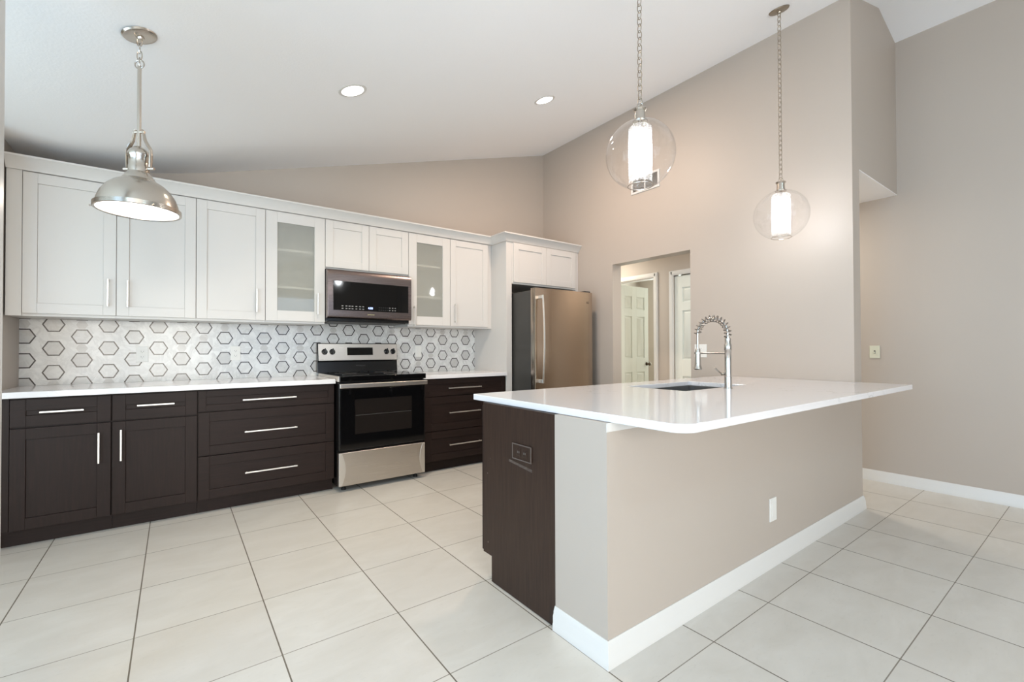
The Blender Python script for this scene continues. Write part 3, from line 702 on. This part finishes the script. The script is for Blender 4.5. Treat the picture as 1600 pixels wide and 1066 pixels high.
plate('island_outlet', (XI+.0008, 1.61, .687), (0, -1, 0), Z_, (-1, 0, 0), .135, .068, 'brown painted-over outlet plate on the end of the island', 'outlet', 'none', 'panel')
oe = bpy.data.objects['island_outlet']
rim = MB()
for a, b, c, d in ((1.541, 1.679, .719, .723), (1.541, 1.679, .651, .655), (1.541, 1.545, .655, .719), (1.675, 1.679, .655, .719)): rim.box(XI-.0085, XI-.0052, a, b, c, d)
build('plate_rim', rim, plain('worn_brown_edge', lin(96, 86, 80), .4), oe)
for q in (1.588, 1.632):
    f = build('socket', MB().box(XI-.0075, XI-.0054, q-.0135, q+.0135, .670, .704), M['panel'], oe, bevel=.001)
    build('socket_slots', MB().box(XI-.0079, XI-.0076, q-.006, q-.004, .683, .692).box(XI-.0079, XI-.0076, q+.004, q+.006, .683, .692), M['mark'], f)

# island top with sink cut-out
IX0, IX1, IY0, IY1 = 1.296, 3.8585, .812, 2.066
SX0, SX1, SY0, SY1 = 2.33, 3.04, 1.462, 1.872
def arc_pts(cx_, cy_, r, a0, a1, n=8): return [(cx_+r*math.cos(math.radians(a0+(a1-a0)*k/n)), cy_+r*math.sin(math.radians(a0+(a1-a0)*k/n))) for k in range(n+1)]
bm = bmesh.new()
outer = arc_pts(IX0+.07, IY0+.07, .07, 180, 270)+[(IX1+.02, IY0), (IX1+.02, 1.1145), (IX1, 1.1146), (IX1, IY1)]+arc_pts(IX0+.012, IY1-.012, .012, 90, 180, 4)
r = .02
inner = arc_pts(SX0+r, SY0+r, r, 180, 270, 4)+arc_pts(SX1-r, SY0+r, r, 270, 360, 4)+arc_pts(SX1-r, SY1-r, r, 0, 90, 4)+arc_pts(SX0+r, SY1-r, r, 90, 180, 4)
def loop(pts): 
    vs = [bm.verts.new((x, y, ZI0)) for x, y in pts]; return vs, [bm.edges.new((vs[i], vs[(i+1) % len(vs)])) for i in range(len(vs))]
_, e1 = loop(outer); _, e2 = loop(inner)
bmesh.ops.triangle_fill(bm, edges=e1+e2, use_beauty=True)
ret = bmesh.ops.extrude_face_region(bm, geom=bm.faces[:]); 
bmesh.ops.translate(bm, vec=(0, 0, ZI1-ZI0), verts=[v for v in ret['geom'] if isinstance(v, bmesh.types.BMVert)])
bmesh.ops.recalc_face_normals(bm, faces=bm.faces)
bmesh.ops.dissolve_limit(bm, angle_limit=.01, verts=bm.verts, edges=bm.edges)
org = Vector((2.5, 1.4, ZI0)); bmesh.ops.translate(bm, vec=-org, verts=bm.verts)
me = bpy.data.meshes.new('island_countertop'); bm.to_mesh(me); bm.free(); me.materials.append(M['quartz'])
o = bpy.data.objects.new('island_countertop', me); COL.objects.link(o); o.location = org
b = o.modifiers.new('bevel', 'BEVEL'); b.width = .003; b.segments = 2; b.limit_method = 'ANGLE'; b.angle_limit = math.radians(50)
o['label'] = 'large white quartz island countertop with overhang and sink cut-out'; o['category'] = 'countertop'

# sink
t_ = .004; e = empty('sink', (2.69, 1.66, .70), 'undermount stainless steel sink set in the island top', 'sink')
mb = MB(); x0, x1, y0, y1, z0, z1 = SX0-.004, SX1+.004, SY0-.004, SY1+.004, .726, ZI0-.0008
mb.box(x0, x1, y0, y1, z0, z0+t_).box(x0-t_, x0, y0-t_, y1+t_, z0, z1).box(x1, x1+t_, y0-t_, y1+t_, z0, z1).box(x0, x1, y0-t_, y0, z0, z1).box(x0, x1, y1, y1+t_, z0, z1)
mb.box(x0-.02, x0-t_, y0-.02, y1+.02, z1-.003, z1).box(x1+t_, x1+.02, y0-.02, y1+.02, z1-.003, z1)
build('basin', mb, M['sinksteel'], e)
build('drain', MB().lathe([(.045, 0), (.045, .003), (.035, .004), (.03, .002), (.005, .0015)], (2.69, 1.70, z0+t_+.0002), 24), M['chrome'], e, smooth=True)

# spring faucet
fx, fy = 2.68, 1.398; z0 = ZI1+.0004
e = empty('kitchen_faucet', (fx, fy, z0), 'tall stainless spring-neck faucet standing behind the island sink', 'faucet')
build('base_block', MB().lathe([(.024, 0), (.024, .004), (.0205, .006), (.0205, .070), (.018, .073)], (fx, fy, z0), 24), M['chrome'], e, smooth=True)
body = MB().lathe([(.0185, .073), (.0185, .16), (.0185, .225), (.0205, .228), (.0205, .262), (.0165, .268), (.0165, .30), (.013, .303)], (fx, fy, z0), 24)
build('column', body, M['chrome'], e, smooth=True)
lv = MB().tube([(fx, fy+.018, z0+.085), (fx, fy+.04, z0+.085)], .009, 14).tube([(fx-.001, fy+.038, z0+.085), (fx-.03, fy+.042, z0+.10), (fx-.065, fy+.046, z0+.125)], [.005, .004, .0045], 10)
build('lever', lv, M['chrome'], e, smooth=True)
path = []
zc, R0, yc_ = 1.245, .0965, fy+.0965
for k in range(5): path.append(Vector((fx, fy, z0+.303+(zc-z0-.303)*k/5)))
for k in range(25):
    a = PI-PI*k/24; path.append(Vector((fx, yc_-R0*math.cos(PI-a) if False else yc_+R0*math.cos(a), zc+R0*math.sin(a))))
build('spout_hose', MB().tube(path+[Vector((fx, yc_+R0, 1.20)), Vector((fx, yc_+R0, 1.155))], .0075, 12), M['chrome'], e, smooth=True)
# the open spring around the hose
L = [0]
for i in range(1, len(path)): L.append(L[-1]+(path[i]-path[i-1]).length)
turns = 15; pts = []; NS = turns*14
for j in range(NS+1):
    s_ = L[-1]*j/NS; i = max(k for k in range(len(L)) if L[k] <= s_+1e-9); i = min(i, len(path)-2)
    q = (s_-L[i])/(L[i+1]-L[i]); p = path[i].lerp(path[i+1], q); d = (path[i+1]-path[i]).normalized(); n1 = Vector((1, 0, 0)); n2 = d.cross(n1)
    a = 2*PI*turns*j/NS; pts.append(p+(n1*math.cos(a)+n2*math.sin(a))*.0195)
build('spring', MB().tube(pts, .0029, 6), M['spring'], e, smooth=True)
build('spray_head', MB().lathe([(.023, 0), (.0255, .006), (.023, .014), (.0185, .030), (.0165, .085), (.015, .125), (.010, .135)], (fx, yc_+R0, 1.022), 24), M['chrome'], e, smooth=True)
build('docking_arm', MB().tube([(fx, fy+.018, 1.127), (fx, yc_+R0-.014, 1.127)], .0045, 10).lathe([(.0195, 0), (.0195, .012)], (fx, yc_+R0, 1.121), 20), M['chrome'], e, smooth=True)

# ------------------------------------------------------------------ ceiling lights
SL = Vector((-.2885, 0, 1)).normalized()      # normal of the sloped ceiling, pointing up
for k, (x, y, lb) in enumerate(((.915, 2.895, 'lit round recessed ceiling light above the range aisle, the larger and nearer of the two'), (2.555, 2.904, 'lit round recessed ceiling light nearer the refrigerator and right wall'))):
    c = Vector((x, y, cz(x)))
    e = empty('recessed_light', c, lb, 'ceiling light')
    build('trim_ring', MB().lathe([(.068, .0), (.070, -.004), (.088, -.003), (.090, -.0008)], c, 40, cap=False, axis=SL), M['trim'], e, smooth=True)
    build('lens', MB().lathe([(.069, -.0012), (.066, -.0028), (.001, -.0034)], c, 40, axis=SL), M['recess'], e, smooth=True)

def chain_mesh(x, y, ztop, zbot, pitch=.034, ln=.046, wd=.020, wire=.0021):
    mb = MB(); n = max(1, int(round((ztop-zbot)/pitch))); p_ = (ztop-zbot)/n
    for i in range(n):
        zc_ = ztop-p_*(i+.5); pts = []
        for k in range(16):
            a = 2*PI*k/16; a1 = wd/2*math.cos(a); b1 = (ln/2)*math.sin(a)
            if i % 2: pts.append((x, y+a1, zc_+b1))
            else: pts.append((x+a1*.8, y-a1*.6, zc_+b1))
        mb.tube(pts, wire, 6, True)
    return mb
def canopy(x, y, e, mat, r=.066):
    c = Vector((x, y, cz(x)))
    build('canopy', MB().lathe([(.001, -.020), (.012, -.020), (.014, -.013), (r*.7, -.012), (r*.93, -.008), (r, -.0012)], c, 40, axis=SL), mat, e, smooth=True)
    return c
# dome pendant
px, py = -.129, 2.51
e = empty('dome_pendant', (px, py, 1.76), 'brushed nickel dome pendant hanging over the aisle at the left', 'pendant light')
canopy(px, py, e, M['nickel'])
build('chain', chain_mesh(px, py, cz(px)-.016, 2.395, .030, .042, .022, .0024), M['nickel'], e, smooth=True)
build('stem', MB().tube([(px, py, 2.395), (px, py, 2.03)], .0075, 14).tube([(px+.02*math.cos(a)*.8, py-.02*math.cos(a)*.6, 2.402+.018*math.sin(a)) for a in [2*PI*k/20 for k in range(20)]], .0028, 8, True), M['nickel'], e, smooth=True)
build('socket_cup', MB().lathe([(.012, .28), (.020, .275), (.034, .262), (.040, .250), (.040, .238), (.036, .232), (.036, .196), (.038, .192), (.038, .168), (.044, .160), (.058, .140), (.060, .134)], (px, py, 1.76), 32), M['nickel'], e, smooth=True)
yk = MB()
for s_ in (-1, 1):
    ax = Vector((r_.x, r_.y, 0))*s_
    pr_ = [(.014, 2.115), (.020, 2.10), (.026, 2.07), (.040, 2.045), (.050, 2.03), (.052, 2.0), (.050, 1.95)]
    yk.tube([Vector((px, py, 0))+ax*a+Vector((0, 0, z)) for a, z in pr_], [.008, .007, .009, .010, .009, .009, .008], 10, flat=.45)
    yk.tube([Vector((px, py, 1.945))+ax*.036, Vector((px, py, 1.945))+ax*.066], .006, 10)
yk.tube([Vector((px, py, 2.105))-Vector((r_.x, r_.y, 0))*.024, Vector((px, py, 2.105))+Vector((r_.x, r_.y, 0))*.024], .006, 10)
build('yoke', yk, M['nickel'], e, smooth=True)
dome = [(.056, .136), (.064, .132), (.090, .116), (.112, .094), (.130, .066), (.141, .036), (.145, .016), (.153, .015), (.153, -.002), (.149, -.004)]
dome += [(.143, -.002), (.141, .014), (.136, .034), (.125, .064), (.107, .091), (.086, .112), (.06, .127), (.05, .130)]
build('shade', MB().lathe(dome, (px, py, 1.76), 64, cap=False), M['nickel'], e, smooth=True)
build('diffuser', MB().lathe([(.142, .004), (.142, .001), (.10, -.001), (.001, -.002)], (px, py, 1.76), 48), M['diffuser'], e, smooth=True)
for k in range(3):
    a = .9+2*PI*k/3; d = Vector((math.cos(a), math.sin(a), 0)); p = Vector((px, py, 1.764))+d*.154
    build('thumb_screw', MB().tube([p, p+d*.010], .0035, 8), M['nickel'], e, smooth=True)

# globe pendants
def globe_pendant(x, y, zc_, r, ztop_chain, label, power):
    e = empty('globe_pendant', (x, y, zc_), label, 'pendant light', None)
    canopy(x, y, e, M['chain'], .064)
    cap_z = zc_+math.sqrt(r*r-.032**2)
    build('chain', chain_mesh(x, y, cz(x)-.015, cap_z+.085), M['chain'], e, smooth=True)
    build('cap', MB().lathe([(.034, -.004), (.036, .002), (.026, .008), (.024, .05), (.030, .056), (.033, .060), (.030, .064), (.012, .066), (.004, .068)], (x, y, cap_z), 28)
          .tube([(x+.014*math.cos(a)*.8, y-.014*math.cos(a)*.6, cap_z+.080+.016*math.sin(a)) for a in [2*PI*k/18 for k in range(18)]], .0024, 8, True), M['nickel'], e, smooth=True)
    pr = []; rb = r*.36; a0 = math.asin(.030/r); a1 = PI-math.asin(rb/r)
    for k in range(41):
        a = a0+(a1-a0)*k/40; pr.append((r*math.sin(a), r*math.cos(a)))
    build('glass_globe', MB().lathe(pr, (x, y, zc_), 64, cap=False), M['globe'], e, smooth=True)
    zb = zc_+pr[-1][1]
    build('bottom_ring', MB().tube([(x+(rb)*math.cos(2*PI*k/48), y+(rb)*math.sin(2*PI*k/48), zb) for k in range(48)], .0022, 8, True), M['nickel'], e, smooth=True)
    cyl = MB().lathe([(.02, .86*r), (r*.26, .85*r), (r*.335, .78*r), (r*.335, -.86*r)], (x, y, zc_), 48, cap=False)
    build('inner_cylinder', cyl, M['beaded'], e, smooth=True)
    build('bulb', MB().lathe([(.004, -.060), (.018, -.054), (.029, -.036), (.032, -.014), (.028, .012), (.018, .036), (.014, .055), (.013, .062)], (x, y, zc_+.005), 24), M['bulb'], e, smooth=True)
    build('socket', MB().lathe([(.015, .068), (.017, .07), (.017, .12), (.012, .13), (.006, .165)], (x, y, zc_+.005), 20), M['nickel'], e, smooth=True)
globe_pendant(1.872, 1.41, 2.125, .168, 0, 'clear glass globe pendant on a chain, the nearer one over the island sink side'.replace(' over the island sink side', ' over the island'), 14)
globe_pendant(3.437, 1.408, 2.092, .172, 0, 'clear glass globe pendant with visible ceiling canopy, the farther one near the right wall corner', 14)
